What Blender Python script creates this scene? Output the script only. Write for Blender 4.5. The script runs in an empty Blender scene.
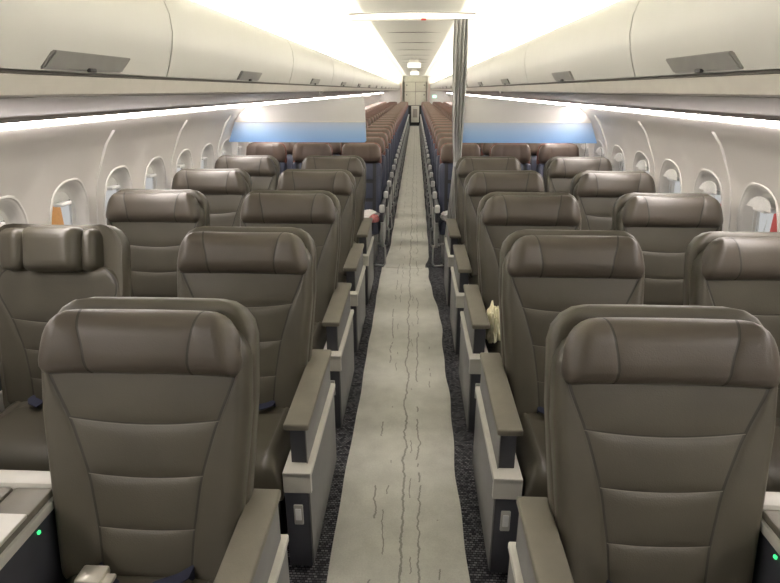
import bpy, bmesh, math, random
from mathutils import Matrix, Vector
R = math.radians
PI = math.pi
C = bpy.context.scene.collection
random.seed(7)

# ------------------------------------------------------------------ materials
def new_mat(name):
    m = bpy.data.materials.new(name); m.use_nodes = True
    nt = m.node_tree; b = nt.nodes['Principled BSDF']
    return m, nt, b
def setc(b, col, rough=0.5, metal=0.0, spec=0.5):
    b.inputs['Base Color'].default_value = (*col, 1)
    b.inputs['Roughness'].default_value = rough
    b.inputs['Metallic'].default_value = metal
    b.inputs['Specular IOR Level'].default_value = spec
def plain(name, col, rough=0.5, metal=0.0, spec=0.5, var=0.06, scale=20, bump=0.0, bscale=300):
    m, nt, b = new_mat(name); setc(b, col, rough, metal, spec)
    tc = nt.nodes.new('ShaderNodeTexCoord')
    n = nt.nodes.new('ShaderNodeTexNoise'); n.inputs['Scale'].default_value = scale; n.inputs['Detail'].default_value = 4
    nt.links.new(tc.outputs['Object'], n.inputs['Vector'])
    r = nt.nodes.new('ShaderNodeValToRGB')
    r.color_ramp.elements[0].position = .3; r.color_ramp.elements[1].position = .7
    r.color_ramp.elements[0].color = (*[c*(1-var) for c in col], 1)
    r.color_ramp.elements[1].color = (*[min(1, c*(1+var)) for c in col], 1)
    nt.links.new(n.outputs['Fac'], r.inputs['Fac']); nt.links.new(r.outputs['Color'], b.inputs['Base Color'])
    if bump:
        v = nt.nodes.new('ShaderNodeTexNoise'); v.inputs['Scale'].default_value = bscale; v.inputs['Detail'].default_value = 3
        nt.links.new(tc.outputs['Object'], v.inputs['Vector'])
        bp = nt.nodes.new('ShaderNodeBump'); bp.inputs['Strength'].default_value = bump; bp.inputs['Distance'].default_value = .002
        nt.links.new(v.outputs['Fac'], bp.inputs['Height']); nt.links.new(bp.outputs['Normal'], b.inputs['Normal'])
    return m
def emit(name, col, s):
    m, nt, b = new_mat(name); setc(b, col, .5)
    b.inputs['Emission Color'].default_value = (*col, 1); b.inputs['Emission Strength'].default_value = s
    return m
M = {}
M['leather'] = plain('taupe_leather', (.072, .065, .047), .38, spec=.5, var=.09, scale=6, bump=.25, bscale=260)
M['leather_shell'] = plain('taupe_shell', (.084, .076, .057), .45, var=.08, scale=6, bump=.2)
M['leather_head'] = plain('brown_leather', (.076, .064, .049), .40, spec=.5, var=.09, scale=6, bump=.25, bscale=260)
M['seam'] = plain('leather_seam', (.034, .030, .023), .6)
M['piping_highlight'] = plain('leather_piping_highlight', (.13, .12, .095), .5)  # piping under the cross seams, its highlight painted in as paler leather
M['padtop'] = plain('armrest_leather', (.165, .152, .122), .45, var=.06, bump=.2)
M['cream'] = plain('cream_plastic', (.56, .55, .50), .35, var=.03)
M['gray_side'] = plain('grey_side_plastic', (.19, .19, .188), .45, var=.05)
M['dark_side'] = plain('charcoal_plastic', (.055, .057, .068), .5)
M['black'] = plain('black_plastic', (.015, .015, .018), .5)
M['switch'] = plain('grey_switch', (.45, .45, .42), .35)
M['navy_belt'] = plain('navy_webbing', (.018, .022, .05), .7, bump=.4, bscale=600)
M['buckle'] = plain('silver_buckle', (.6, .57, .5), .3, metal=.4)
M['bin'] = plain('bin_cream', (.60, .595, .56), .42, var=.02, scale=3)
M['handle'] = plain('bin_handle_grey', (.27, .265, .25), .4)
M['handle_dark'] = plain('bin_latch_dark', (.06, .06, .06), .5)
M['gap'] = plain('seam_shadow_gap', (.10, .09, .075), .7)
M['rail'] = plain('bin_rail', (.66, .63, .57), .4, var=.03)
M['psu'] = plain('service_panel_taupe', (.31, .28, .25), .5, var=.06, scale=4)
M['wall'] = plain('sidewall_cream', (.72, .695, .665), .5, var=.02, scale=3)
M['ceil'] = plain('ceiling_cream', (.62, .61, .57), .5, var=.02, scale=3)
M['reveal'] = plain('window_reveal', (.78, .765, .74), .45, var=.02)
M['shade'] = plain('window_shade', (.78, .78, .76), .5)
M['shade_bright'] = plain('shade_handle_white', (.88, .88, .87), .3)
M['divider'] = plain('divider_white', (.62, .61, .59), .5, var=.04, scale=2)
M['eco_leather'] = plain('brown_red_leather', (.125, .088, .066), .45, var=.08, scale=8, bump=.2)
M['eco_shell'] = plain('brown_red_piping', (.20, .072, .05), .5, var=.1)
M['navy'] = plain('navy_leather', (.045, .052, .085), .5, var=.12, scale=8, bump=.2)
M['eco_grey'] = plain('light_grey_armrest', (.42, .43, .42), .45)
M['eco_cap'] = plain('white_armrest_cap', (.75, .76, .75), .4)
M['metal'] = plain('steel_tube', (.5, .5, .5), .3, metal=.8)
M['curtain'] = plain('grey_curtain_cloth', (.50, .50, .49), .85, var=.04, scale=8, bump=.12, bscale=500)
M['tie'] = plain('pale_curtain_tie', (.6, .6, .62), .7)
M['cloth_cream'] = plain('cream_cloth', (.72, .69, .50), .8, var=.08, bump=.4, bscale=200)
M['cloth_white'] = plain('white_blanket', (.8, .78, .78), .85, var=.05, bump=.4, bscale=200)
M['cloth_pink'] = plain('pink_bag', (.62, .22, .22), .7, var=.1)
M['galley'] = plain('galley_cream', (.60, .59, .51), .4, var=.05)
M['galley_dark'] = plain('galley_recess', (.03, .03, .03), .6)
M['latch'] = plain('galley_latch', (.2, .2, .19), .4, metal=.5)
M['partition'] = plain('partition_grey', (.58, .56, .53), .5)
M['pinkish'] = plain('partition_edge', (.6, .48, .44), .5)
M['orange'] = plain('orange_paint', (.62, .30, .09), .5)
M['red'] = plain('red_paint', (.5, .06, .05), .5)
M['outside_pale'] = plain('pale_concrete', (.7, .7, .7), .8)
M['cove_led'] = emit('cove_led', (1, .95, .83), 19)
M['wash_led'] = emit('wash_led', (1, .92, .87), 21)
M['header_led'] = emit('header_led', (1, .96, .86), .8)
M['sign_led'] = emit('sign_led', (1, .98, .92), .45)
M['green_led'] = emit('green_led', (.05, .8, .22), .8)
M['green_sign'] = emit('green_sign', (.45, 1, .75), 1.5)
M['red_led'] = emit('red_led', (.5, .04, .03), .15)

def glass_mat():
    m, nt, b = new_mat('window_pane'); setc(b, (1, 1, 1), .03)
    b.inputs['Transmission Weight'].default_value = 1; b.inputs['IOR'].default_value = 1.05
    return m
M['glass'] = glass_mat()

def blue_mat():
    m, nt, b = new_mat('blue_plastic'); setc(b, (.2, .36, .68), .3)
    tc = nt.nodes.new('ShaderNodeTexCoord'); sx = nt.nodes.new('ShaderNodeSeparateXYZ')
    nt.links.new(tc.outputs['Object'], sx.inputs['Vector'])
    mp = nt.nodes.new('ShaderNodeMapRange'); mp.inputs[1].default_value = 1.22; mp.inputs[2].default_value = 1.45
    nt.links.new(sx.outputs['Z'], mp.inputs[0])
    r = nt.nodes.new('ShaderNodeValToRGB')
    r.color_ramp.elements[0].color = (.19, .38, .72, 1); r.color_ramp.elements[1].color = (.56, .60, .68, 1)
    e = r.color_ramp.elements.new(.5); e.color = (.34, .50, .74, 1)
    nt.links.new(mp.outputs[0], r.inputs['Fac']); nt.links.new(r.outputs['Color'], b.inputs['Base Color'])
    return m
M['blue'] = blue_mat()

def carpet_mat():
    m, nt, b = new_mat('dark_carpet'); setc(b, (.03, .032, .04), .95)
    tc = nt.nodes.new('ShaderNodeTexCoord')
    mp = nt.nodes.new('ShaderNodeMapping'); mp.inputs['Scale'].default_value = (95, 70, 1)
    nt.links.new(tc.outputs['Object'], mp.inputs['Vector'])
    v = nt.nodes.new('ShaderNodeTexBrick'); v.inputs['Scale'].default_value = 1
    v.inputs['Color1'].default_value = (.20, .20, .215, 1); v.inputs['Color2'].default_value = (.018, .019, .028, 1)
    v.inputs['Mortar'].default_value = (.006, .006, .011, 1); v.inputs['Mortar Size'].default_value = .14
    v.inputs['Brick Width'].default_value = 1.4; v.inputs['Row Height'].default_value = .8
    nt.links.new(mp.outputs[0], v.inputs['Vector'])
    nt.links.new(v.outputs['Color'], b.inputs['Base Color'])
    bp = nt.nodes.new('ShaderNodeBump'); bp.inputs['Strength'].default_value = .5; bp.inputs['Distance'].default_value = .003
    bw = nt.nodes.new('ShaderNodeRGBToBW'); nt.links.new(v.outputs['Color'], bw.inputs[0])
    nt.links.new(bw.outputs[0], bp.inputs['Height']); nt.links.new(bp.outputs['Normal'], b.inputs['Normal'])
    return m
M['carpet'] = carpet_mat()

def runner_mat():
    m, nt, b = new_mat('paper_runner'); setc(b, (.4, .4, .37), .55)
    N = nt.nodes; L = nt.links
    tc = N.new('ShaderNodeTexCoord'); sx = N.new('ShaderNodeSeparateXYZ'); L.new(tc.outputs['Object'], sx.inputs[0])
    def math_(op, a, b_, c=None):
        n = N.new('ShaderNodeMath'); n.operation = op
        for i, q in enumerate((a, b_, c)):
            if q is None: continue
            if isinstance(q, (int, float)): n.inputs[i].default_value = q
            else: L.new(q, n.inputs[i])
        return n.outputs[0]
    def noise1(scale, off, detail=5):
        cb = N.new('ShaderNodeCombineXYZ'); cb.inputs[0].default_value = off
        L.new(sx.outputs['Y'], cb.inputs[1])
        n = N.new('ShaderNodeTexNoise'); n.inputs['Scale'].default_value = scale; n.inputs['Detail'].default_value = detail; n.inputs['Roughness'].default_value = .65
        L.new(cb.outputs[0], n.inputs['Vector']); return n.outputs['Fac']
    total = None
    for x0, off, w, th in ((.015, 1.3, .0032, .36), (.085, 7.7, .0026, .47), (-.105, 13.1, .0026, .53), (-.055, 23.9, .0018, .56), (.16, 31.4, .0020, .58), (.045, 41.0, .0016, .55)):
        wob = math_('MULTIPLY', math_('SUBTRACT', noise1(4, off, 6), .5), .09)
        d = math_('ABSOLUTE', math_('SUBTRACT', math_('SUBTRACT', sx.outputs['X'], wob), x0), 0)
        thick = math_('MULTIPLY', noise1(25, off+3), w*3)
        line = math_('LESS_THAN', d, thick)
        seg = math_('GREATER_THAN', noise1(3.2, off+9, 3), th)
        k = math_('MULTIPLY', line, seg)
        total = k if total is None else math_('MAXIMUM', total, k)
    n = N.new('ShaderNodeTexNoise'); n.inputs['Scale'].default_value = 9; n.inputs['Detail'].default_value = 8
    L.new(tc.outputs['Object'], n.inputs['Vector'])
    n2 = N.new('ShaderNodeTexNoise'); n2.inputs['Scale'].default_value = 160; n2.inputs['Detail'].default_value = 2
    L.new(tc.outputs['Object'], n2.inputs['Vector'])
    mixv = math_('ADD', math_('MULTIPLY', n.outputs['Fac'], .6), math_('MULTIPLY', n2.outputs['Fac'], .4))
    r = N.new('ShaderNodeValToRGB'); r.color_ramp.elements[0].position = .35; r.color_ramp.elements[1].position = .65
    r.color_ramp.elements[0].color = (.50, .495, .46, 1); r.color_ramp.elements[1].color = (.63, .625, .58, 1)
    L.new(mixv, r.inputs['Fac'])
    mx = N.new('ShaderNodeMix'); mx.data_type = 'RGBA'
    L.new(math_('MULTIPLY', total, .62), mx.inputs['Factor']); L.new(r.outputs['Color'], mx.inputs['A']); mx.inputs['B'].default_value = (.12, .115, .10, 1)
    L.new(mx.outputs['Result'], b.inputs['Base Color'])
    bp = N.new('ShaderNodeBump'); bp.inputs['Strength'].default_value = .35; bp.inputs['Distance'].default_value = .004
    L.new(n.outputs['Fac'], bp.inputs['Height']); L.new(bp.outputs['Normal'], b.inputs['Normal'])
    return m
M['runner'] = runner_mat()

# ------------------------------------------------------------------ helpers
def obj(name, bm, mats, parent=None, smooth=40, loc=None):
    bmesh.ops.recalc_face_normals(bm, faces=bm.faces[:])
    me = bpy.data.meshes.new(name); bm.to_mesh(me); bm.free()
    for m in (mats if isinstance(mats, (list, tuple)) else [mats]): me.materials.append(M[m])
    if smooth:
        me.polygons.foreach_set('use_smooth', [True]*len(me.polygons)); me.set_sharp_from_angle(angle=R(smooth))
    o = bpy.data.objects.new(name, me); C.objects.link(o)
    if parent: o.parent = parent
    if loc: o.location = loc
    return o
def empty(name, loc=(0, 0, 0)):
    o = bpy.data.objects.new(name, None); o.empty_display_size = .1; C.objects.link(o); o.location = loc; return o
def tag(o, label=None, cat=None, group=None, kind=None):
    if label: o['label'] = label
    if cat: o['category'] = cat
    if group: o['group'] = group
    if kind: o['kind'] = kind
    return o
def copy_tree(o, parent=None):
    c = o.copy(); C.objects.link(c)
    if parent: c.parent = parent
    for ch in KIDS.get(o.name, []): copy_tree(ch, c)
    return c
KIDS = {}
def index_kids(root):
    for ch in root.children:
        KIDS.setdefault(root.name, []).append(ch); index_kids(ch)

def box(bm, c, s, bev=0.0, seg=2, mi=0, rot=None):
    r = bmesh.ops.create_cube(bm, size=1)
    vs = r['verts']
    bmesh.ops.scale(bm, vec=s, verts=vs)
    fs = list({f for v in vs for f in v.link_faces})
    if bev:
        es = list({e for v in vs for e in v.link_edges})
        rr = bmesh.ops.bevel(bm, geom=es, offset=bev, segments=seg, profile=.5, affect='EDGES', clamp_overlap=True)
        vs = list({v for f in rr['faces'] for v in f.verts} | {v for v in vs if v.is_valid})
        fs = list({f for v in vs for f in v.link_faces})
    if rot is not None: bmesh.ops.transform(bm, matrix=rot, verts=vs)
    bmesh.ops.translate(bm, vec=c, verts=vs)
    for f in fs: f.material_index = mi
    return vs
def nb(): return bmesh.new()
def bx(c, s, bev=0.0, seg=2, rot=None):
    bm = nb(); box(bm, c, s, bev, seg, rot=rot); return bm
def span(x0, x1, y0, y1, z0, z1, bev=0.0, seg=2):
    return bx(((x0+x1)/2, (y0+y1)/2, (z0+z1)/2), (abs(x1-x0), abs(y1-y0), abs(z1-z0)), bev, seg)
def tube(bm, pts, r, n=8, mi=0):
    pts = [Vector(p) for p in pts]; rings = []
    for i, p in enumerate(pts):
        d = (pts[min(i+1, len(pts)-1)] - pts[max(i-1, 0)]).normalized()
        a = d.orthogonal().normalized(); b = d.cross(a)
        if rings:
            pa = rings[-1][1]; a = (pa - d*pa.dot(d)).normalized(); b = d.cross(a)
        rings.append(([bm.verts.new(p + r*(math.cos(t)*a + math.sin(t)*b)) for t in [2*PI*k/n for k in range(n)]], a))
    for (q, _), (w, _) in zip(rings, rings[1:]):
        for k in range(n):
            f = bm.faces.new((q[k], q[(k+1) % n], w[(k+1) % n], w[k])); f.material_index = mi
    bm.faces.new(rings[0][0][::-1]); bm.faces.new(rings[-1][0])
def extrude_profile(bm, prof, y0, y1, closed=False, mi=0, ny=1):
    cols = []
    for j in range(ny+1):
        y = y0 + (y1-y0)*j/ny
        cols.append([bm.verts.new((x, y, z)) for x, z in prof])
    n = len(prof)
    for a, b in zip(cols, cols[1:]):
        for i in range(n if closed else n-1):
            f = bm.faces.new((a[i], a[(i+1) % n], b[(i+1) % n], b[i])); f.material_index = mi
    if closed:
        bm.faces.new(cols[0]).material_index = mi; bm.faces.new(cols[-1][::-1]).material_index = mi
def prism_xz(bm, pts, y0, y1, mi=0): extrude_profile(bm, pts, y0, y1, True, mi)

# upholstered panel: x across, z up, front towards -y
def pad(H, wf, vs=(), hs=(), sag=0.0, T=.05, Rr=.05, puff=.01, B=0.0, tb=.03, n=9, seam=True, bcurve=2.5, roll=0.0):
    bm = nb()
    hs = [0]+list(hs)+[1]
    seamf = [lambda v: -1.0]+list(vs)+[lambda v: 1.0]
    ts = [math.sin(PI/2*(-1+2*k/n)) for k in range(n+1)]
    rows = []
    for j in range(len(hs)-1):
        for k, b in enumerate(ts):
            if k == 0 and j > 0: continue
            rows.append((hs[j]+(hs[j+1]-hs[j])*(b+1)/2, b, j, k))
    ncol = len(seamf)-1
    mid = ncol//2 if ncol > 1 else 0
    G = []; Bk = []
    colinfo = []
    for s in range(ncol):
        for k, a in enumerate(ts):
            if k == 0 and s > 0: continue
            colinfo.append((s, a, k))
    for v, b, j, kb in rows:
        w = wf(v); g = []; bk = []
        for s, a, ka in colinfo:
            lo, hi = seamf[s](v), seamf[s+1](v)
            u = lo+(hi-lo)*(a+1)/2
            x = u*w
            zz = v*H
            zz -= sag*(1-u*u)*min(1, 4*v*(1-v)*1.2)
            e = min((1-abs(u))*w, v*H, (1-v)*H)
            t = max(0, 1-min(e/Rr, 1))
            rd = T*math.sqrt(max(0, 1-t*t))
            pa = 1-abs(a)**6
            if ncol > 1 and s == mid and len(hs) > 2: p = puff*pa*(1-abs(b)**6)
            else: p = puff*pa
            y = -(rd+p*min(1, e/Rr*1.5)) - B*abs(u)**bcurve
            g.append(bm.verts.new((x, y, zz)))
            bk.append(bm.verts.new((x, tb+rd*.25-B*abs(u)**bcurve*.8, zz)))
        G.append(g); Bk.append(bk)
    nr, nc = len(G), len(G[0])
    edgecols = {i*n for i in range(1, ncol)}; edgerows = {i*n for i in range(1, len(hs)-1)}
    for r in range(nr-1):
        for c in range(nc-1):
            f = bm.faces.new((G[r][c], G[r][c+1], G[r+1][c+1], G[r+1][c]))
            if seam and ((c in edgecols) or (c+1 in edgecols)): f.material_index = 1
            s = min(c//n, ncol-1)
            if seam and s == mid and ncol > 1:
                if r in edgerows: f.material_index = 1
                elif r+1 in edgerows: f.material_index = 2
            bm.faces.new((Bk[r][c], Bk[r+1][c], Bk[r+1][c+1], Bk[r][c+1]))
    def rim(A, Bq):
        for i in range(len(A)-1): bm.faces.new((A[i], Bq[i], Bq[i+1], A[i+1]))
    rim(G[0], Bk[0]); rim(G[-1][::-1], Bk[-1][::-1])
    L = [g[0] for g in G]; LB = [g[0] for g in Bk]; rim(L[::-1], LB[::-1])
    Rg = [g[-1] for g in G]; RB = [g[-1] for g in Bk]; rim(Rg, RB)
    return bm
def wcorner(W0, W1, H, rt, rb):
    def f(v):
        z = v*H; w = W0+(W1-W0)*min(1, v*1.5)
        if z > H-rt: q = (z-(H-rt))/rt; w -= rt*(1-math.sqrt(max(0, 1-q*q)))
        if z < rb: q = (rb-z)/rb; w -= rb*(1-math.sqrt(max(0, 1-q*q)))
        return max(w, .01)
    return f
def interp(pts):
    def f(v):
        if v <= pts[0][0]: return pts[0][1]
        for (a, p), (b, q) in zip(pts, pts[1:]):
            if v <= b:
                t = (v-a)/(b-a); return p+(q-p)*t
        return pts[-1][1]
    return f
def smoothf(pts):
    g = interp(pts)
    return lambda v: (g(v-.05)+2*g(v)+g(v+.05)+g(v-.025)*2+g(v+.025)*2)/8
def xform(bm, mat): bmesh.ops.transform(bm, matrix=mat, verts=bm.verts[:]); return bm
FLAT = Matrix(((1, 0, 0, 0), (0, 0, -1, 0), (0, -1, 0, 0), (0, 0, 0, 1)))   # panel front -> up, panel top -> towards -y

# ------------------------------------------------------------------ cabin shell
Y0, Y1 = -1.6, 31.0
fl = obj('floor', span(-1.85, 1.85, Y0, Y1+2.2, -.05, 0), 'carpet', smooth=0); tag(fl, kind='structure')

LIPX, LIPZ = .80, 1.75
def wall_x(z):
    pts = [(0, 1.60), (.15, 1.68), (.4, 1.775), (.7, 1.825), (1.0, 1.832), (1.2, 1.80), (1.4, 1.715), (1.557, 1.60)]
    for (a, p), (b, q) in zip(pts, pts[1:]):
        if z <= b:
            t = (z-a)/(b-a); return p+(q-p)*(t*t*(3-2*t)*.25+t*.75)
    return 1.60
WSP = .527; WZ = 1.005
WY = [2.91+WSP*k for k in range(-8, 53)]
def bay(y, yc):   # soft pillar between the windows
    return .012*(1-math.cos(2*PI*(y-yc)/WSP))*.5
def make_wall(s, name):
    bm = nb()
    def V(y, z, yc, d=0): return bm.verts.new((s*(wall_x(z)-bay(y, yc)*max(0, 1-abs(z-1.1)/.5)+d), y, z))
    z0, z1 = .82, 1.40
    for yc in WY:
        ya, yb = yc-WSP/2, yc+WSP/2
        ny = 8
        for (za, zb, nz) in ((0, z0, 6), (z1, 1.557, 4)):
            grid = [[V(ya+(yb-ya)*i/ny, za+(zb-za)*j/nz, yc) for i in range(ny+1)] for j in range(nz+1)]
            for j in range(nz):
                for i in range(ny): bm.faces.new((grid[j][i], grid[j][i+1], grid[j+1][i+1], grid[j+1][i]))
        # rectangle -> oval rings
        n = 32; rings = []
        per = []
        for k in range(8): per.append((ya+(yb-ya)*k/8, z0))
        for k in range(8): per.append((yb, z0+(z1-z0)*k/8))
        for k in range(8): per.append((yb-(yb-ya)*k/8, z1))
        for k in range(8): per.append((ya, z1-(z1-z0)*k/8))
        def oval(ry, rz, k):
            py, pz = per[k]; t = math.atan2((pz-(z0+z1)/2)/(z1-z0), (py-yc)/(yb-ya))
            c, q = math.cos(t), math.sin(t); e = 2/2.6
            return (yc+ry*math.copysign(abs(c)**e, c), WZ+rz*math.copysign(abs(q)**e, q))
        specs = [(.184, .260, 0), (.172, .248, 0), (.163, .238, .008), (.155, .228, .022), (.146, .216, .042), (.138, .206, .048)]
        rings.append([V(y, z, yc) for y, z in per])
        for ry, rz, d in specs:
            rings.append([V(*oval(ry, rz, k), yc, d) for k in range(n)])
        for ri, (a, b) in enumerate(zip(rings, rings[1:])):
            for k in range(n):
                f = bm.faces.new((a[k], a[(k+1) % n], b[(k+1) % n], b[k]))
                f.material_index = 1 if ri >= 2 else 0
    bmesh.ops.remove_doubles(bm, verts=bm.verts[:], dist=.0004)
    o = obj(name, bm, ['wall', 'reveal'], smooth=50); return tag(o, kind='structure')
make_wall(-1, 'wall_left'); make_wall(1, 'wall_right')
tag(obj('wall_front', span(-1.9, 1.9, Y0-.05, Y0, 0, 2.45), 'divider', smooth=0), kind='structure')

# sidewall panel joints every two windows
ti = 1
for s in (-1, 1):
    for k in range(1, len(WY), 2):
        y = WY[k]-WSP/2
        if y > 12: break
        bm = nb(); pr = [(s*(wall_x(z)-.0125-.004*(z > .5)), z) for z in [.1+.07*i for i in range(21)]]
        a = [bm.verts.new((x, y-.004, z)) for x, z in pr]; b = [bm.verts.new((x, y+.004, z)) for x, z in pr]
        a2 = [bm.verts.new((x+s*.014, y-.006, z)) for x, z in pr]; b2 = [bm.verts.new((x+s*.014, y+.006, z)) for x, z in pr]
        for i in range(20):
            for p, q in ((a, b), (a2, a), (b, b2)): bm.faces.new((p[i], q[i], q[i+1], p[i+1]))
        tag(obj('trim_%d' % ti, bm, 'reveal'), kind='structure'); ti += 1

# windows
def ovalpts(ry, rz, n=32, e=2/2.6):
    out = []
    for k in range(n):
        t = 2*PI*k/n; c, q = math.cos(t), math.sin(t)
        out.append((ry*math.copysign(abs(c)**e, c), rz*math.copysign(abs(q)**e, q)))
    return out
def make_window(s):
    root = None
    bm = nb(); P = ovalpts(.141, .209); Q = ovalpts(.126, .192)
    def dx(z): return s*(wall_x(WZ+z)-wall_x(WZ))
    ro = [bm.verts.new((s*.046+dx(z), y, z)) for y, z in P]; ri = [bm.verts.new((s*.052+dx(z), y, z)) for y, z in Q]; rb = [bm.verts.new((s*.07+dx(z), y, z)) for y, z in Q]
    rr = []
    for k in range(48):
        t = 2*PI*k/48; c, q = math.cos(t), math.sin(t); e = 2/2.6; row = []
        for ry, rz, d in ((.188, .264, .003), (.184, .260, -.006), (.176, .252, -.007), (.170, .246, .004)):
            y = ry*math.copysign(abs(c)**e, c); z = rz*math.copysign(abs(q)**e, q)
            row.append(bm.verts.new((s*d+dx(z)-s*bay(y, 0)*max(0, 1-abs(WZ+z-1.1)/.5), y, z)))
        rr.append(row)
    for k in range(48):
        for m in range(3): bm.faces.new((rr[k][m], rr[(k+1) % 48][m], rr[(k+1) % 48][m+1], rr[k][m+1]))
    for k in range(32):
        j = (k+1) % 32
        bm.faces.new((ro[k], ro[j], ri[j], ri[k])); bm.faces.new((ri[k], ri[j], rb[j], rb[k]))
    fr = obj('window_proto', bm, 'reveal')
    bm = nb(); a = [bm.verts.new((s*.062+dx(z), y, z)) for y, z in Q]; b = [bm.verts.new((s*.066+dx(z), y, z)) for y, z in Q]
    bm.faces.new(a); bm.faces.new(b[::-1])
    for k in range(32): bm.faces.new((a[k], a[(k+1) % 32], b[(k+1) % 32], b[k]))
    obj('pane', bm, 'glass', fr)
    S = [(y, max(z, .135)) for y, z in ovalpts(.128, .194, 64) if z > .12]
    bm = nb(); a = [bm.verts.new((s*.053+dx(z), y, z)) for y, z in S]; b = [bm.verts.new((s*.058+dx(z), y, z)) for y, z in S]
    bm.faces.new(a); bm.faces.new(b[::-1])
    for k in range(len(S)): bm.faces.new((a[k], a[(k+1) % len(S)], b[(k+1) % len(S)], b[k]))
    sh = obj('shade', bm, 'shade', fr)
    obj('shade_handle', bx((s*.030+dx(.13), 0, .130), (.05, .10, .020), .006), 'shade_bright', sh)
    return fr
wi = 1
for s in (-1, 1):
    w = make_window(s); index_kids(w); KIDS['w%d' % s] = KIDS.get(w.name, [])
    first = True
    for y in WY:
        if y > 30: break
        if first: o = w; first = False
        else:
            o = w.copy(); C.objects.link(o)
            for ch in KIDS['w%d' % s]: copy_tree(ch, o)
        o.name = 'window_%d' % wi; wi += 1
        o.location = (s*wall_x(WZ), y, WZ)
        o.scale = (1, 1, 1)
        tag(o, kind='structure')

# ceiling with coves
cp = [(-.93, 2.02), (-.955, 2.10), (-.93, 2.19), (-.86, 2.265), (-.74, 2.31), (-.60, 2.335), (-.50, 2.342), (-.46, 2.325), (-.445, 2.30), (-.40, 2.298), (-.2, 2.305), (0, 2.31)]
cp = [(x, z+(.055 if z > 2.25 else 0)) for x, z in cp]
cp = cp+[(-x, z) for x, z in cp[-2::-1]]
bm = nb(); extrude_profile(bm, cp, Y0, Y1+2, ny=40); extrude_profile(bm, [(x*1.03, z+.03) for x, z in cp], Y0, Y1+2)
tag(obj('ceiling', bm, 'ceil', smooth=60), kind='structure')
# cross joints of the ceiling panels
for k, y in enumerate([-.4+1.55*i for i in range(20)]):
    bm = nb(); box(bm, (0, y, 2.3585), (.86, .010, .006))
    tag(obj('trim_%d' % ti, bm, 'gap'), kind='structure'); ti += 1

# overhead bins, one door each
DP = [(.800, 1.752), (.785, 1.79), (.770, 1.84), (.762, 1.89), (.765, 1.945), (.780, 1.99), (.805, 2.025), (.845, 2.045)]
def make_bin(s, y0, y1, label, idx):
    root = empty('overhead_bin', (s*.95, y0, 1.75)); ox, oy, oz = s*.95, y0, 1.75
    L = y1-y0; g = .005
    bm = nb()
    prof = [(s*x-ox, z-oz) for x, z in DP]+[(s*.90-ox, 2.02-oz), (s*.90-ox, 1.755-oz)]
    prism_xz(bm, prof, g, L-g)
    d = obj('door', bm, 'bin', root, 30)
    body = [(s*.812-ox, 0), (s*.80-ox, .1), (s*.80-ox, .20), (s*.86-ox, .285), (s*1.05-ox, .285), (s*1.5-ox, .12), (s*1.55-ox, -.08), (s*.9-ox, -.03)]
    body = [(s*.905-ox, .0), (s*.905-ox, .275), (s*1.05-ox, .285), (s*1.45-ox, .14), (s*1.53-ox, -.07), (s*.905-ox, -.02)]
    bm = nb(); prism_xz(bm, body, 0, L); obj('bin_body', bm, 'rail', root, 30)
    bm = nb(); prism_xz(bm, [(s*.815-ox, .004), (s*.785-ox, .1), (s*.79-ox, .2), (s*.85-ox, .28), (s*.90-ox, .27), (s*.90-ox, .004)], -.004, .004)
    obj('door_gap', bm, 'gap', root, 0)
    # handle: recessed flap at the lower edge
    hc = L/2 if idx else L*.5; hw = .180
    bm = nb()
    a = [(.800, 1.756, .0), (.776, 1.806, 0)]
    def P(x, z, y, o): return bm.verts.new((s*(x-o)-ox, y, z-oz))
    pts = [(.802, 1.755, -hw-.015), (.802, 1.755, hw-.015), (.7835, 1.796, hw+.02), (.7835, 1.796, -hw+.02)]
    fr = [P(x, z, hc+y, .012) for x, z, y in pts]; bk = [P(x, z, hc+y, -.004) for x, z, y in pts]
    bm.faces.new(fr); bm.faces.new(bk[::-1])
    for i in range(4): bm.faces.new((fr[i], bk[i], bk[(i+1) % 4], fr[(i+1) % 4]))
    bmesh.ops.bevel(bm, geom=bm.edges[:], offset=.004, segments=2, affect='EDGES')
    h = obj('handle', bm, 'handle', d)
    bm = nb(); box(bm, (s*.786-ox, hc, .007), (.012, .03, .010), .003); obj('latch', bm, 'handle_dark', h)
    tag(root, label, 'overhead bin', 'overhead bins')
ORD = ['first', 'second', 'third', 'fourth', 'fifth', 'sixth', 'seventh', 'eighth', 'ninth', 'tenth', 'eleventh', 'twelfth', 'thirteenth', 'fourteenth', 'fifteenth', 'sixteenth', 'seventeenth', 'eighteenth', 'nineteenth', 'twentieth', 'twenty-first', 'twenty-second', 'twenty-third', 'twenty-fourth', 'twenty-fifth', 'twenty-sixth', 'twenty-seventh', 'twenty-eighth', 'twenty-ninth', 'thirtieth', 'thirty-first', 'thirty-second']
edges = [1.07, 2.05, 4.0]
while edges[-1] < 29.6: edges.append(edges[-1]+1.92)
edges = [-.85]+edges
for s, sd in ((-1, 'left'), (1, 'right')):
    for i, (a, b) in enumerate(zip(edges, edges[1:])):
        a += s*.05; b += s*.05
        if i == 0: lab = 'cream overhead bin on the %s, nearest and mostly outside the frame' % sd
        elif i == 1: lab = 'short cream overhead bin on the %s with the largest grey handle' % sd
        else: lab = 'cream overhead bin on the %s, %s beyond the one with the largest handle' % (sd, ORD[i-2])
        make_bin(s, a, b, lab, i)
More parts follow.
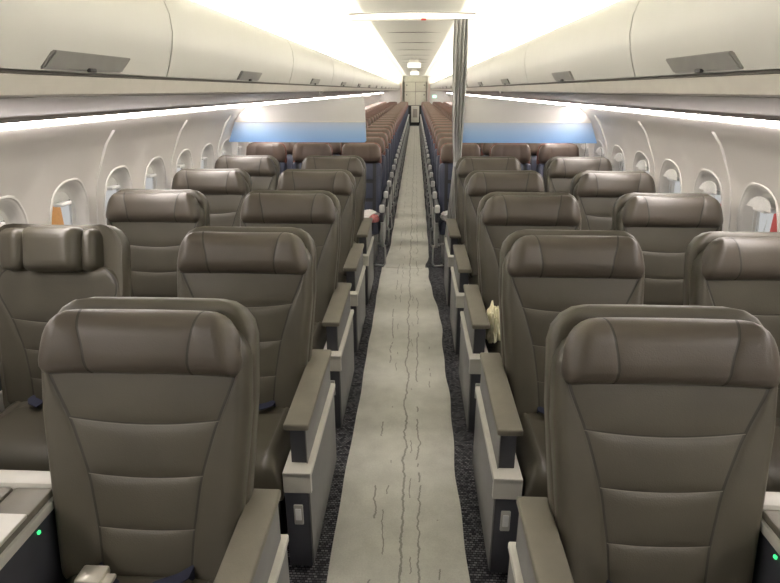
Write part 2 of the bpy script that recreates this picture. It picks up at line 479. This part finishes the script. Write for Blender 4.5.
# rails, service panel undersides, light strips
YE = edges[-1]
LEDZ = []
segs = [(-1.5, 4.80), (4.83, 10.8), (10.83, 17.0), (17.03, 23.0), (23.03, 29.6)]
for s, sd in ((-1, 'left'), (1, 'right')):
    bm = nb(); prism_xz(bm, [(s*.806, 1.742), (s*.825, 1.700), (s*.86, 1.694), (s*.9, 1.70), (s*.9, 1.742)], -1.5, YE)
    tag(obj('trim_%d' % ti, bm, 'rail'), kind='structure'); ti += 1
    bm = nb(); prism_xz(bm, [(s*.815, 1.7435), (s*.815, 1.7505), (s*.9, 1.7505), (s*.9, 1.7435)], -1.5, YE)
    tag(obj('trim_%d' % ti, bm, 'gap', smooth=0), kind='structure'); ti += 1
    bm = nb(); prism_xz(bm, [(s*.862, 1.693), (s*1.2, 1.664), (s*1.540, 1.606), (s*1.545, 1.5875), (s*1.553, 1.5875), (s*1.557, 1.603), (s*1.557, 1.64), (s*.91, 1.698)], -1.5, YE)  # outer lip added to keep the strip light off the panel underside
    tag(obj('trim_%d' % ti, bm, 'psu'), kind='structure'); ti += 1
    for i, (a, b) in enumerate(segs):
        bm = nb(); dx = 0 if i == 0 else .0
        prism_xz(bm, [(s*1.558, 1.600), (s*1.562, 1.592), (s*1.592, 1.560), (s*1.61, 1.57), (s*1.57, 1.62)], a, b)
        o = obj('sidewall_light', bm, 'wash_led', smooth=0)
        tag(o, 'pinkish white light strip above the %s windows, %s' % (sd, ['nearest segment', 'second segment, from the divider onwards', 'third segment, far over the economy rows', 'fourth segment, far down the cabin', 'last segment before the galley'][i]), 'light strip', 'sidewall light strips')
    for i, (a, b) in enumerate([(.2, 5.5), (5.7, 13.6), (13.7, 21.6), (21.7, 29.8)]):
        o = obj('cove_light', span(s*.868, s*.908, a, b, 2.047, 2.056), 'cove_led', smooth=0)
        tag(o, 'bright warm cove light behind the %s bin tops, %s' % (sd, ['above the first class seats', 'above the front economy rows', 'above the middle economy rows', 'nearest the galley'][i]), 'light strip', 'cove lights')

# ------------------------------------------------------------------ divider, header, curtain
DY = 5.55
for s, sd in ((-1, 'left'), (1, 'right')):
    root = empty('class_divider', (0, DY, 0))
    up = [(.44, 1.650), (.43, 1.425), (1.69, 1.425), (1.63, 1.50), (1.54, 1.555), (1.2, 1.59), (.90, 1.622)]
    bm = nb(); prism_xz(bm, [(s*x, z) for x, z in up], -.012, .012); obj('upper_panel', bm, 'divider', root, 20)
    lo = [(.43, 1.422), (.425, 1.25), (.44, 1.235), (1.765, 1.235), (1.69, 1.422)]
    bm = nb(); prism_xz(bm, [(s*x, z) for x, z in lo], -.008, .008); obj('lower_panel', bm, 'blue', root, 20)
    bm = nb(); box(bm, (s*1.06, -.010, 1.424), (1.24, .014, .008), .002); obj('joint_strip', bm, 'rail', root)
    bm = nb(); box(bm, (s*.842, 0, 1.70), (.03, .05, .045), .006); obj('bracket', bm, 'handle', root)
    tag(root, 'white hanging divider with a blue lower strip on the %s side of the aisle' % sd, 'divider')
root = empty('curtain_header', (0, DY, 2.315))
bm = nb()
n = 16; top = []; bot = []
for i in range(n+1):
    x = -.56+1.12*i/n; q = 1-(x/.56)**2
    top.append((x, .022+.018*q)); bot.append((x, -.002-.0*q))
prism_xz(bm, top+bot[::-1], -.03, .03); obj('light_bar', bm, 'header_led', root, 30)
bm = nb(); tp = [(x, z+.012) for x, z in top]; prism_xz(bm, tp+top[::-1], -.035, .035); obj('cover', bm, 'psu', root, 30)
bm = nb(); box(bm, (0, 0, -.012), (1.10, .02, .018), .004); obj('track', bm, 'rail', root)
bm = nb(); box(bm, (.105, -.028, -.012), (.045, .012, .018), .004); obj('red_light', bm, 'red_led', root)
tag(root, 'bright arched header across the aisle ceiling carrying the curtain track', 'header')
# curtain
root = empty('curtain', (.46, DY-.02, .25))
bm = nb(); nu, nv = 72, 40
G = []
for j in range(nv+1):
    v = j/nv; z = 2.305-v*2.05
    zz = z
    wid = .088+.020*math.cos(v*5) if z > 1.1 else .075
    cx = .455
    if z > 1.05:
        t = max(0, (2.305-z)/1.255); wid = .030*(1-t)**1.2+.036+.014*math.sin(t*PI); cx = .440+.006*t
    else:
        t = (1.05-z)/.8; wid = .036+.030*t; cx = .446-.035*t
    row = []
    for i in range(nu+1):
        u = -1+2*i/nu; ph = u*PI*4
        x = cx+u*wid+.006*math.sin(ph*2+v*4)*.4
        y = DY-.045-.085*max(0, min(1, (1.35-z)/.35))+(.026)*math.sin(ph+.6*math.sin(v*3))*(1-.4*abs(z-1.05 < .08))
        row.append(bm.verts.new((x-.46, y-(DY-.02), zz-.25)))
    G.append(row)
G2 = [[bm.verts.new(v.co+Vector((0, .004, 0))) for v in r] for r in G]
for A, sgn in ((G, 1), (G2, -1)):
    for j in range(nv):
        for i in range(nu): bm.faces.new((A[j][i], A[j][i+1], A[j+1][i+1], A[j+1][i]))
for j in range(nv):
    bm.faces.new((G[j][0], G2[j][0], G2[j+1][0], G[j+1][0])); bm.faces.new((G[j][-1], G2[j][-1], G2[j+1][-1], G[j+1][-1]))
obj('cloth', bm, 'curtain', root, 80)
bm = nb(); pts = [(.040*math.cos(t)-.012, -.100+.042*math.sin(t), .80) for t in [2*PI*k/20 for k in range(21)]]
for k in range(20):
    a, b = pts[k], pts[k+1]
    q = [bm.verts.new((a[0], a[1], a[2]-.02)), bm.verts.new((b[0], b[1], b[2]-.02)), bm.verts.new((b[0], b[1], b[2]+.02)), bm.verts.new((a[0], a[1], a[2]+.02))]
    bm.faces.new(q)
bmesh.ops.remove_doubles(bm, verts=bm.verts[:], dist=.0005); obj('tie_band', bm, 'tie', root)
tag(root, 'grey pleated curtain gathered and tied at the right side of the aisle', 'curtain')

# ------------------------------------------------------------------ first class seats
L_B = .77; REC = 15.8
BASE = Matrix.Translation((0, .40, .43)) @ Matrix.Rotation(R(-REC), 4, 'X')
side = smoothf([(0, .50), (.25, .515), (.46, .58), (.665, .72), (.77, .85), (.84, .93), (1, .95)])
def fc_back(H=.72):
    bm = pad(H, wcorner(.240, .280, H, .10, .04), vs=(lambda v: -side(v), side), hs=(.255, .462, .665), sag=.036, T=.034, Rr=.030, puff=.0065, B=.026, tb=.03, n=12)
    return xform(bm, BASE)
def fc_shell(B=.022):
    H = .812
    bm = pad(H, wcorner(.246, .284, H, .10, .04), T=.022, Rr=.022, puff=.004, B=B, tb=.035, n=18, seam=False)
    return xform(bm, BASE @ Matrix.Translation((0, .040, -.035)))
def fc_head(H=.172, W=.270, n=12):
    wc = wcorner(W+.008, W-.018, H, .095, .060)
    bm = pad(H, wcorner(W+.008, W-.012, H, .080, .045), vs=(lambda v: -(.130+.018*v)/wc(v), lambda v: (.130+.018*v)/wc(v)), hs=(), T=.062, Rr=.056, puff=.004, B=.024, tb=.004, n=n, bcurve=3)
    return xform(bm, BASE @ Matrix.Translation((0, -.022, .580)))
def fc_cushion():
    H = .50
    bm = pad(H, lambda v: .245, vs=(lambda v: -.70, lambda v: .70), hs=(.30,), T=.10, Rr=.075, puff=.007, B=.012, tb=.04, n=9, seam=False)
    bmesh.ops.transform(bm, matrix=FLAT, verts=bm.verts[:])
    return xform(bm, Matrix.Translation((0, .47, .365)))
def add_belt(root, buckle):
    for sg in (-1, 1):
        bm = nb()
        pts = [(sg*.135, .40, .44), (sg*.13, .37, .488), (sg*.10, .33, .494), (sg*.045, .30, .494)]
        rows = [(bm.verts.new((x, y-.024, z)), bm.verts.new((x, y+.024, z)), bm.verts.new((x, y+.024, z+.004)), bm.verts.new((x, y-.024, z+.004))) for x, y, z in pts]
        for a, b in zip(rows, rows[1:]):
            for k in range(4): bm.faces.new((a[k], a[(k+1) % 4], b[(k+1) % 4], b[k]))
        bm.faces.new(rows[0]); bm.faces.new(rows[-1][::-1])
        bl = obj('seat_belt', bm, 'navy_belt', root)
        if sg == 1 and not buckle: return
    bm = nb(); box(bm, (-.115, .325, .508), (.070, .056, .024), .006, rot=None); box(bm, (-.070, .318, .505), (.03, .035, .012), .004)
    obj('buckle', bm, 'buckle', bl)
def console(root, s, plain_side=False, xo=.308):
    xi, xa = s*(xo-.052), s*(xo+.048)
    # body and grey aisle panel
    bd = obj('console', span(xi, s*(xo+.036), -.03, .585, .03, .375, .006), 'dark_side', root)
    obj('side_panel', span(s*(xo+.036), s*(xo+.042), -.034, .59, .05, .434, .002), 'gray_side', bd)
    bm = nb(); box(bm, ((xi+xa)/2, .28, .4455), (abs(xa-xi), .64, .025), .005)
    box(bm, ((xi+xa)/2, -.030, .414), (abs(xa-xi), .020, .085), .005); obj('ledge', bm, 'cream', bd)
    obj('inner_panel', span(xi, s*(xo+.036), -.02, .585, .37, .434), 'dark_side', bd)
    bm = nb(); box(bm, (s*(xo-.004), -.034, .275), (.034, .010, .085), .004); sp = obj('switch_plate', bm, 'switch', bd)
    obj('rocker', bx((s*(xo-.004), -.040, .280), (.022, .006, .050), .003), 'eco_cap', sp)
    # armrest
    bm = nb(); prism = [(.02, .458), (.02, .60), (.57, .615), (.57, .458)]
    A = [bm.verts.new((s*(xo-.030), y, z)) for y, z in prism]; Bv = [bm.verts.new((s*(xo+.026), y, z)) for y, z in prism]
    bm.faces.new(A); bm.faces.new(Bv[::-1])
    for i in range(4): bm.faces.new((A[i], Bv[i], Bv[(i+1) % 4], A[(i+1) % 4]))
    ar = obj('armrest', bm, 'dark_side', root)
    obj('arm_panel', span(s*(xo+.026), s*(xo+.030), .008, .575, .463, .602, .001), 'gray_side', ar)
    bm = nb(); box(bm, (s*(xo-.005), .297, .615), (.088, .58, .026), .007, 3, rot=Matrix.Rotation(R(1.2), 4, 'X'))
    obj('arm_pad', bm, 'padtop', ar)
BASE0 = BASE.copy()
def first_seat(s, kind):
    """s: +1 when the aisle lies towards +x of the seat"""
    global BASE
    front = kind == 'front'; BASE = Matrix.Translation((0, .055 if front else 0, 0)) @ BASE0
    if front: kind = 'aisle'
    root = empty('first_class_seat')
    obj('shell', fc_shell(.022 if kind != 'winged' else .085), 'leather_shell', root, 50)
    obj('backrest', fc_back(.72 if kind != 'winged' else .60), ['leather', 'seam', 'piping_highlight'], root, 70)
    if kind != 'winged':
        obj('headrest', fc_head(), ['leather_head', 'seam', 'seam'], root, 70)
    else:
        Hh = .185
        bm = pad(Hh, wcorner(.118, .118, Hh, .03, .03), T=.045, Rr=.04, puff=.010, B=.0, tb=.03, n=14, seam=False)
        h = obj('headrest', xform(bm, BASE @ Matrix.Translation((-.005, -.060, .580))), 'leather', root, 70)
        for sg, ang, wd in ((-1, 22, .062), (1, 66, .058)):
            bm = pad(Hh*.97, wcorner(wd, wd, Hh*.97, .045, .04), T=.030, Rr=.03, puff=.006, tb=.03, n=12, seam=False)
            m = BASE @ Matrix.Translation((-.005+sg*.120, -.067, .580)) @ Matrix.Rotation(R(ang*sg), 4, 'Z') @ Matrix.Translation((sg*(wd+.004), 0, 0))
            obj('headrest_wing', xform(bm, m), 'leather', h, 70)
    obj('seat_cushion', fc_cushion(), ['leather', 'seam', 'piping_highlight'], root, 70)
    bm = nb(); box(bm, (0, .22, .20), (.44, .38, .26), .02); box(bm, (0, .20, .055), (.36, .34, .10), .01)
    obj('seat_base', bm, 'black', root)
    add_belt(root, front)
    if front:
        for c in root.children:
            if c.name.startswith('seat_belt'): c.location = (0, .045, .006)
    if kind == 'aisle': console(root, s, xo=.302 if s > 0 else .310)
    else:
        ar = obj('armrest', bx((-s*.305, .27, .54), (.05, .50, .09), .01), 'dark_side', root)
        obj('arm_pad', bx((-s*.305, .27, .60), (.062, .52, .030), .010), 'padtop', ar)
        obj('console', span(-s*.275, -s*.325, .0, .55, .36, .495, .006), 'cream', root)
    return root
ROWS = [.72, 1.64, 2.55, 3.455, 4.35]
protos = {}
for s in (-1, 1):
    for k in ('aisle', 'window', 'front'):
        r = first_seat(-s, k); index_kids(r); protos[(s, k)] = [r, False]
XA, XW = .675, 1.41
rown = ['front row', 'second row', 'third row', 'fourth row', 'fifth and last first class row']
for s, sd in ((-1, 'left'), (1, 'right')):
    for i, y in enumerate(ROWS):
        for k, x in (('aisle', (.695, .69, .69, .685, .68)[i] if s > 0 else (.665, .650, .66, .665, .665)[i]), ('window', (1.45 if s > 0 else 1.43)+(.04 if i == 0 else 0))):
            if i == 0 and k == 'window': pass
            if s == -1 and k == 'window' and i == 1:
                r = first_seat(1, 'winged'); index_kids(r)
                lab = 'brown leather seat by the left windows with folded headrest wings'
            else:
                pr = protos[(s, 'front' if i == 0 and k == 'aisle' else k)]
                if not pr[1]: r = pr[0]; pr[1] = True
                else: r = copy_tree(pr[0])
                if k == 'aisle': lab = 'brown leather first class seat %s of the aisle, %s' % (sd, rown[i])
                else: lab = 'brown leather first class seat by the %s windows, %s' % (sd, rown[i])
                if i == 0 and k == 'aisle': lab = 'large brown leather seat in the %s foreground, front row' % sd
            r.location = (s*x, y, 0)
            if i == 0: r.location.z = .0
            tag(r, lab, 'seat', 'first class seats')
# centre consoles between the seats
def center_console(s, table):
    hw = .105 if table else .082
    root = empty('center_console')
    obj('console_body', span(-hw, hw, -.02, .50, .03, .650, .006), 'dark_side', root)
    obj('rim', span(-hw-.012, hw+.012, -.03, .47, .640, .668, .004), 'cream', root)
    obj('armrest_pad', span(.003, hw+.004, .02, .470, .664, .690, .008), 'padtop', root)
    obj('armrest_pad', span(-hw-.004, -.003, .02, .470, .664, .690, .008), 'padtop', root)
    obj('rear_bar', span(-hw-.015, hw+.015, .472, .53, .650, .700, .008), 'cream', root)
    if table:
        t = obj('cocktail_table', span(-.120, .120, -.10, .350, .696, .708, .004), 'cream', root)
        obj('table_support', span(s*.106, s*.114, -.09, .16, .30, .640, .003), 'gray_side', t)
    obj('green_light', bx((s*(hw+.002), .385, .615), (.006, .008, .008)), 'green_led', root)
    return root
for s, sd in ((-1, 'left'), (1, 'right')):
    p = None
    for i, y in enumerate(ROWS):
        if i == 0: r = center_console(-s, True)
        elif p is None: p = center_console(-s, False); index_kids(p); r = p
        else: r = copy_tree(p)
        r.location = (s*((1.035 if s < 0 else 1.065) if i == 0 else 1.055), y-.03+(.055 if i == 0 else 0), 0)
        tag(r, ('cream and brown console with a pale table between the two seats, %s side, %s' if i == 0 else 'cream and brown console between the two seats, %s side, %s') % (sd, rown[i]), 'console', 'consoles between seat pairs')

# ------------------------------------------------------------------ economy seats
EREC = Matrix.Translation((0, .40, .44)) @ Matrix.Rotation(R(-12), 4, 'X')
def eco_parts(s, aisle):
    P = []
    H = .56
    bm = pad(H, wcorner(.215, .218, H, .03, .03), vs=(lambda v: -.72, lambda v: .72), hs=(.3, .65), T=.05, Rr=.035, puff=.010, B=.02, tb=.04, n=5)
    P.append(('backrest', xform(bm, EREC), ['navy', 'black', 'black'], []))
    H = .19
    bm = pad(H, wcorner(.212, .200, H, .065, .05), vs=(lambda v: -.45, lambda v: .45), T=.05, Rr=.045, puff=.008, B=.02, tb=.04, n=6)
    P.append(('headrest', xform(bm, EREC @ Matrix.Translation((0, -.015, .565))), ['eco_leather', 'eco_leather', 'eco_leather'], []))
    H = .225
    bm = pad(H, wcorner(.216, .208, H, .075, .03), T=.02, Rr=.02, puff=.0, B=.012, tb=.02, n=10, seam=False)
    P.append(('headrest_shell', xform(bm, EREC @ Matrix.Translation((0, .035, .545))), ['eco_shell'], []))
    H = .44
    bm = pad(H, lambda v: .215, vs=(lambda v: -.7, lambda v: .7), T=.08, Rr=.05, puff=.01, tb=.03, n=5); bmesh.ops.transform(bm, matrix=FLAT, verts=bm.verts[:])
    P.append(('seat_cushion', xform(bm, Matrix.Translation((0, .44, .375))), ['navy', 'black', 'black'], []))
    P.append(('leg', bx((s*.16, .12, .18), (.03, .05, .34), .004), ['metal'], []))
    P.append(('leg', bx((s*.16, .36, .18), (.03, .05, .34), .004), ['metal'], []))
    if aisle:
        bm = nb()
        prism = [(.02, .20), (-.02, .30), (-.02, .46), (.46, .46), (.46, .28), (.40, .20)]
        A = [bm.verts.new((s*.232, y, z)) for y, z in prism]; Bv = [bm.verts.new((s*.262, y, z)) for y, z in prism]
        bm.faces.new(A); bm.faces.new(Bv[::-1])
        for i in range(6): bm.faces.new((A[i], Bv[i], Bv[(i+1) % 6], A[(i+1) % 6]))
        pad_ = span(s*.226, s*.262, .0, .46, .462, .625, .010)
        cap = span(s*.220, s*.271, -.035, .03, .565, .640, .015, 3)
        P.append(('aisle_armrest', bm, ['eco_grey'], [('arm_pad', pad_, ['dark_side']), ('arm_cap', cap, ['eco_cap'])]))
        bm = nb(); tube(bm, [(s*.17, .03, .24), (s*.255, .02, .235), (s*.275, 0, .22), (s*.28, -.02, .19), (s*.28, -.03, .05), (s*.27, -.03, .03), (s*.255, -.03, .02), (s*.17, .02, .015)], .009)
        P.append(('baggage_bar', bm, ['metal'], []))
    else:
        P.append(('armrest', span(s*.236, s*.268, .05, .42, .585, .62, .010), ['dark_side'], []))
    return P
def eco_seat(s, aisle):
    root = empty('economy_seat')
    for nme, bm, mats, subs in eco_parts(s, aisle):
        o = obj(nme, bm, mats, root, 60)
        for n2, b2, m2 in subs: obj(n2, b2, m2, o, 60)
    return root
def eco_seat_single(s, aisle):
    mats = []; allbm = nb()
    def put(bm, ms):
        bmesh.ops.recalc_face_normals(bm, faces=bm.faces[:])
        mp = []
        for m in ms:
            if m not in mats: mats.append(m)
            mp.append(mats.index(m))
        vm = {v: allbm.verts.new(v.co) for v in bm.verts}
        for f in bm.faces:
            g = allbm.faces.new([vm[v] for v in f.verts]); g.material_index = mp[min(f.material_index, len(mp)-1)]
        bm.free()
    for nme, bm, ms, subs in eco_parts(s, aisle):
        put(bm, ms)
        for n2, b2, m2 in subs: put(b2, m2)
    return obj('economy_seat', allbm, mats, None, 60)
EP = .785; EY = 5.50; NE = 29
pos = [('aisle', .52), ('middle', 1.04), ('window', 1.535)]
for s, sd in ((-1, 'left'), (1, 'right')):
    for k, x in pos:
        pn = eco_seat(-s, k == 'aisle'); index_kids(pn); pf = eco_seat_single(-s, k == 'aisle')
        for i in range(NE):
            if i < 8: r = pn if i == 0 else copy_tree(pn)
            else:
                if i == 8: r = pf
                else: r = pf.copy(); C.objects.link(r)
            r.location = (s*x, EY+EP*i, 0)
            where = {'aisle': 'beside the aisle', 'middle': 'in mid-row', 'window': 'next to the windows'}[k]
            if i == 0: lab = 'navy economy seat with brown headrest %s, %s side, first row behind divider' % (where, sd)
            elif i == NE-1: lab = 'tiny navy economy seat %s, %s side, last row by the galley' % (where, sd)
            else: lab = 'navy economy seat %s, %s side, %s row behind the divider' % (where, sd, ORD[i])
            tag(r, lab, 'seat', 'economy seats')

# ------------------------------------------------------------------ runners
def runner(name, y0, y1, lf, rf, z, label, ny=60):
    bm = nb(); nx = 14; G = []
    for j in range(ny+1):
        y = y0+(y1-y0)*j/ny; a, b = lf(y), rf(y); row = []
        for i in range(nx+1):
            x = a+(b-a)*i/nx
            h = z+.0015*math.sin(9*y+11*x)+.0015*math.sin(23*y-17*x)
            if i in (0, nx): h = .002
            row.append(bm.verts.new((x, y, max(.002, h))))
        G.append(row)
    for j in range(ny):
        for i in range(nx): bm.faces.new((G[j][i], G[j][i+1], G[j+1][i+1], G[j+1][i]))
    ret = bmesh.ops.extrude_face_region(bm, geom=bm.faces[:])
    for v in [g for g in ret['geom'] if isinstance(g, bmesh.types.BMVert)]: v.co.z = .001
    o = obj(name, bm, 'runner'); tag(o, label, 'floor runner'); return o
def wob(y): return .006*math.sin(5*y)+.004*math.sin(13*y+1)
lf = lambda y: -.260+wob(y)*.4+.018*max(0, (y-3))/2.4*(-1)
def rf(y):
    x = .266+wob(y)
    x -= .075*max(0, min(1, (y-3.9)/1.3))**1.5
    return x
runner('floor_runner', -1.2, 5.47, lf, rf, .005, 'wide pale grey creased runner along the aisle between the first class seats', 120)
def rf2(y):
    x = .215
    x -= .055*math.exp(-((y-5.5)/.22)**2)
    return x+.003*math.sin(7*y)
runner('floor_runner', 5.44, 29.2, lambda y: -.225+.003*math.sin(6*y+1)-.035*math.exp(-((y-5.44)/.5)**2), rf2, .008, 'narrow pale grey runner along the economy aisle up to the galley', 160)

# ------------------------------------------------------------------ loose cloths
def cloth_lump(name, c, r, mat, label, cat, seed, group=None, amp=.07):
    bm = nb(); bmesh.ops.create_icosphere(bm, subdivisions=4, radius=1)
    rnd = random.Random(seed); ks = [(Vector((rnd.uniform(-1, 1), rnd.uniform(-1, 1), rnd.uniform(-1, 1))).normalized()*rnd.uniform(3, 9), rnd.uniform(0, 6)) for _ in range(10)]
    for v in bm.verts:
        d = .80+sum(amp*(1-abs(math.sin(k.dot(v.co)+p)))**2 for k, p in ks)
        q = v.co*d
        if q.z < -.55: q.z = -.55
        v.co = Vector((q.x*r[0], q.y*r[1], (q.z+.55)*r[2]))
    o = obj(name, bm, mat, loc=c); tag(o, label, cat, group); return o
cloth_lump('cloth', (.465, 2.72, .485), (.036, .075, .10), 'cloth_cream', 'crumpled cream cloth beside the armrest of a right aisle seat', 'cloth', 3, amp=.15)
cloth_lump('blanket', (-.44, EY+.13, .475), (.13, .13, .055), 'cloth_white', 'folded white blanket on the front left economy aisle seat', 'blanket', 5)
cloth_lump('bag', (-.35, EY-.03, .475), (.05, .045, .05), 'cloth_pink', 'small pink bag beside the white blanket on the left', 'bag', 9)
cloth_lump('blanket', (.39, EY+.12, .475), (.08, .11, .055), 'cloth_white', 'rolled white blanket on the front right economy aisle seat', 'blanket', 11)

# ------------------------------------------------------------------ ceiling signs, far end
for y, lab in ((12.6, 'nearer small white lit sign hanging from the aisle ceiling'), (18.6, 'farther small white lit sign hanging from the aisle ceiling')):
    root = empty('ceiling_sign', (0, y, 2.2))
    obj('lit_face', bx((0, 0, -.005), (.27, .05, .10), .012), 'sign_led', root)
    obj('mount', bx((0, 0, .073), (.20, .035, .06), .006), 'rail', root)
    tag(root, lab, 'sign', 'ceiling signs')
o = obj('exit_sign', bx((0, 0, 0), (.16, .03, .08), .01), 'sign_led', loc=(-1.12, 14.0, 1.60)); tag(o, 'small white lit sign under the left bins far down the cabin', 'sign')
GY = 30.0
root = empty('galley', (0, GY, 0))
bm = nb(); box(bm, (.02, .35, 1.53), (1.16, .6, 1.12)); obj('galley_body', bm, 'psu', root, 0)
obj('fascia', bx((.02, .35, 2.24), (1.22, .62, .28), .01), 'galley', root)
bm = nb(); box(bm, (.02, .40, .485), (1.16, .5, .97)); obj('lower_recess', bm, 'galley_dark', root, 0)
for ix in (0, 1):
    for (z0, z1) in ((.98, 1.62), (1.635, 2.08)):
        cx = -.26+ix*.56
        d = obj('cabinet_door', bx((cx, .035, (z0+z1)/2), (.535, .03, z1-z0-.01), .008), 'galley', root)
        obj('latch', bx((cx+(-.16 if ix == 0 else .16), .012, z1-.14), (.06, .02, .06), .005), 'latch', d)
t = obj('trolley', bx((.02, .02, .55), (.40, .10, .80), .01), 'galley', root); obj('trolley_front', bx((.02, -.035, .60), (.22, .012, .42), .004), 'psu', t); obj('trolley_handle', bx((.02, -.05, .88), (.24, .02, .03), .006), 'metal', t)
tag(root, 'cream galley wall of cabinets with dark recesses at the end of the aisle', 'galley')
for s, sd in ((-1, 'left'), (1, 'right')):
    bm = nb(); box(bm, (s*1.22, GY-.10, 1.2), (1.20, .05, 2.4)); o = obj('partition', bm, 'partition', None, 0)
    tag(o, 'grey partition wall at the far %s end of the cabin beside the galley' % sd, 'partition')
    bm = nb(); box(bm, (s*.70, GY-.14, 1.02), (.07, .02, 1.96)); o = obj('partition_edge', bm, 'pinkish', None, 0); o.name = 'edge_trim'
    tag(o, 'pale pinkish vertical trim beside the far %s edge of the galley' % sd, 'trim')
o = obj('exit_sign', bx((0, 0, 0), (.17, .03, .11), .01), 'green_sign', loc=(.98, GY-.15, 1.40)); tag(o, 'small pale green lit sign on the far right partition', 'sign')
tag(obj('wall_back', span(-1.9, 1.9, GY+.64, GY+.69, 0, 2.45), 'galley', smooth=0), kind='structure')

# ------------------------------------------------------------------ outside
o = obj('ground', span(-60, 60, -30, 60, -3.05, -3.0), 'outside_pale', smooth=0); tag(o, kind='structure')
def outside(name, x, y, h, w, mat, label):
    root = empty(name, (x, y, -3))
    obj('column', bx((0, 0, h/2), (w, w, h), .03), mat, root); obj('foot', bx((0, 0, .06), (w*1.6, w*1.6, .12), .02), mat, root)
    tag(root, label, 'column')
outside('service_column', -4.47, 6.55, 5.2, .3, 'orange', 'orange post outside, seen through the left window')
outside('service_column', 4.6, 6.85, 5.2, .3, 'red', 'red post outside the nearest right window')
outside('service_column', 4.6, 8.2, 5.2, .22, 'red', 'red post outside the second nearest right window')

# ------------------------------------------------------------------ world, camera
w = bpy.data.worlds.new('World'); bpy.context.scene.world = w; w.use_nodes = True
bg = w.node_tree.nodes['Background']; bg.inputs['Color'].default_value = (.95, .96, .95, 1); bg.inputs['Strength'].default_value = .36

cam = bpy.data.cameras.new('camera'); co = bpy.data.objects.new('camera', cam); C.objects.link(co)
cam.sensor_width = 36; cam.lens = 560/780*36; cam.clip_start = .02
co.location = (.046, 0, 1.71)
P = math.atan(201.5/560); psi = math.atan(26*math.cos(P)/560)
co.rotation_euler = (PI/2-P, 0, psi)
bpy.context.scene.camera = co
vs = bpy.context.scene.view_settings
vs.view_transform = 'Standard'; vs.look = 'None'; vs.gamma = 1; vs.exposure = 1.05; vs.use_curve_mapping = False
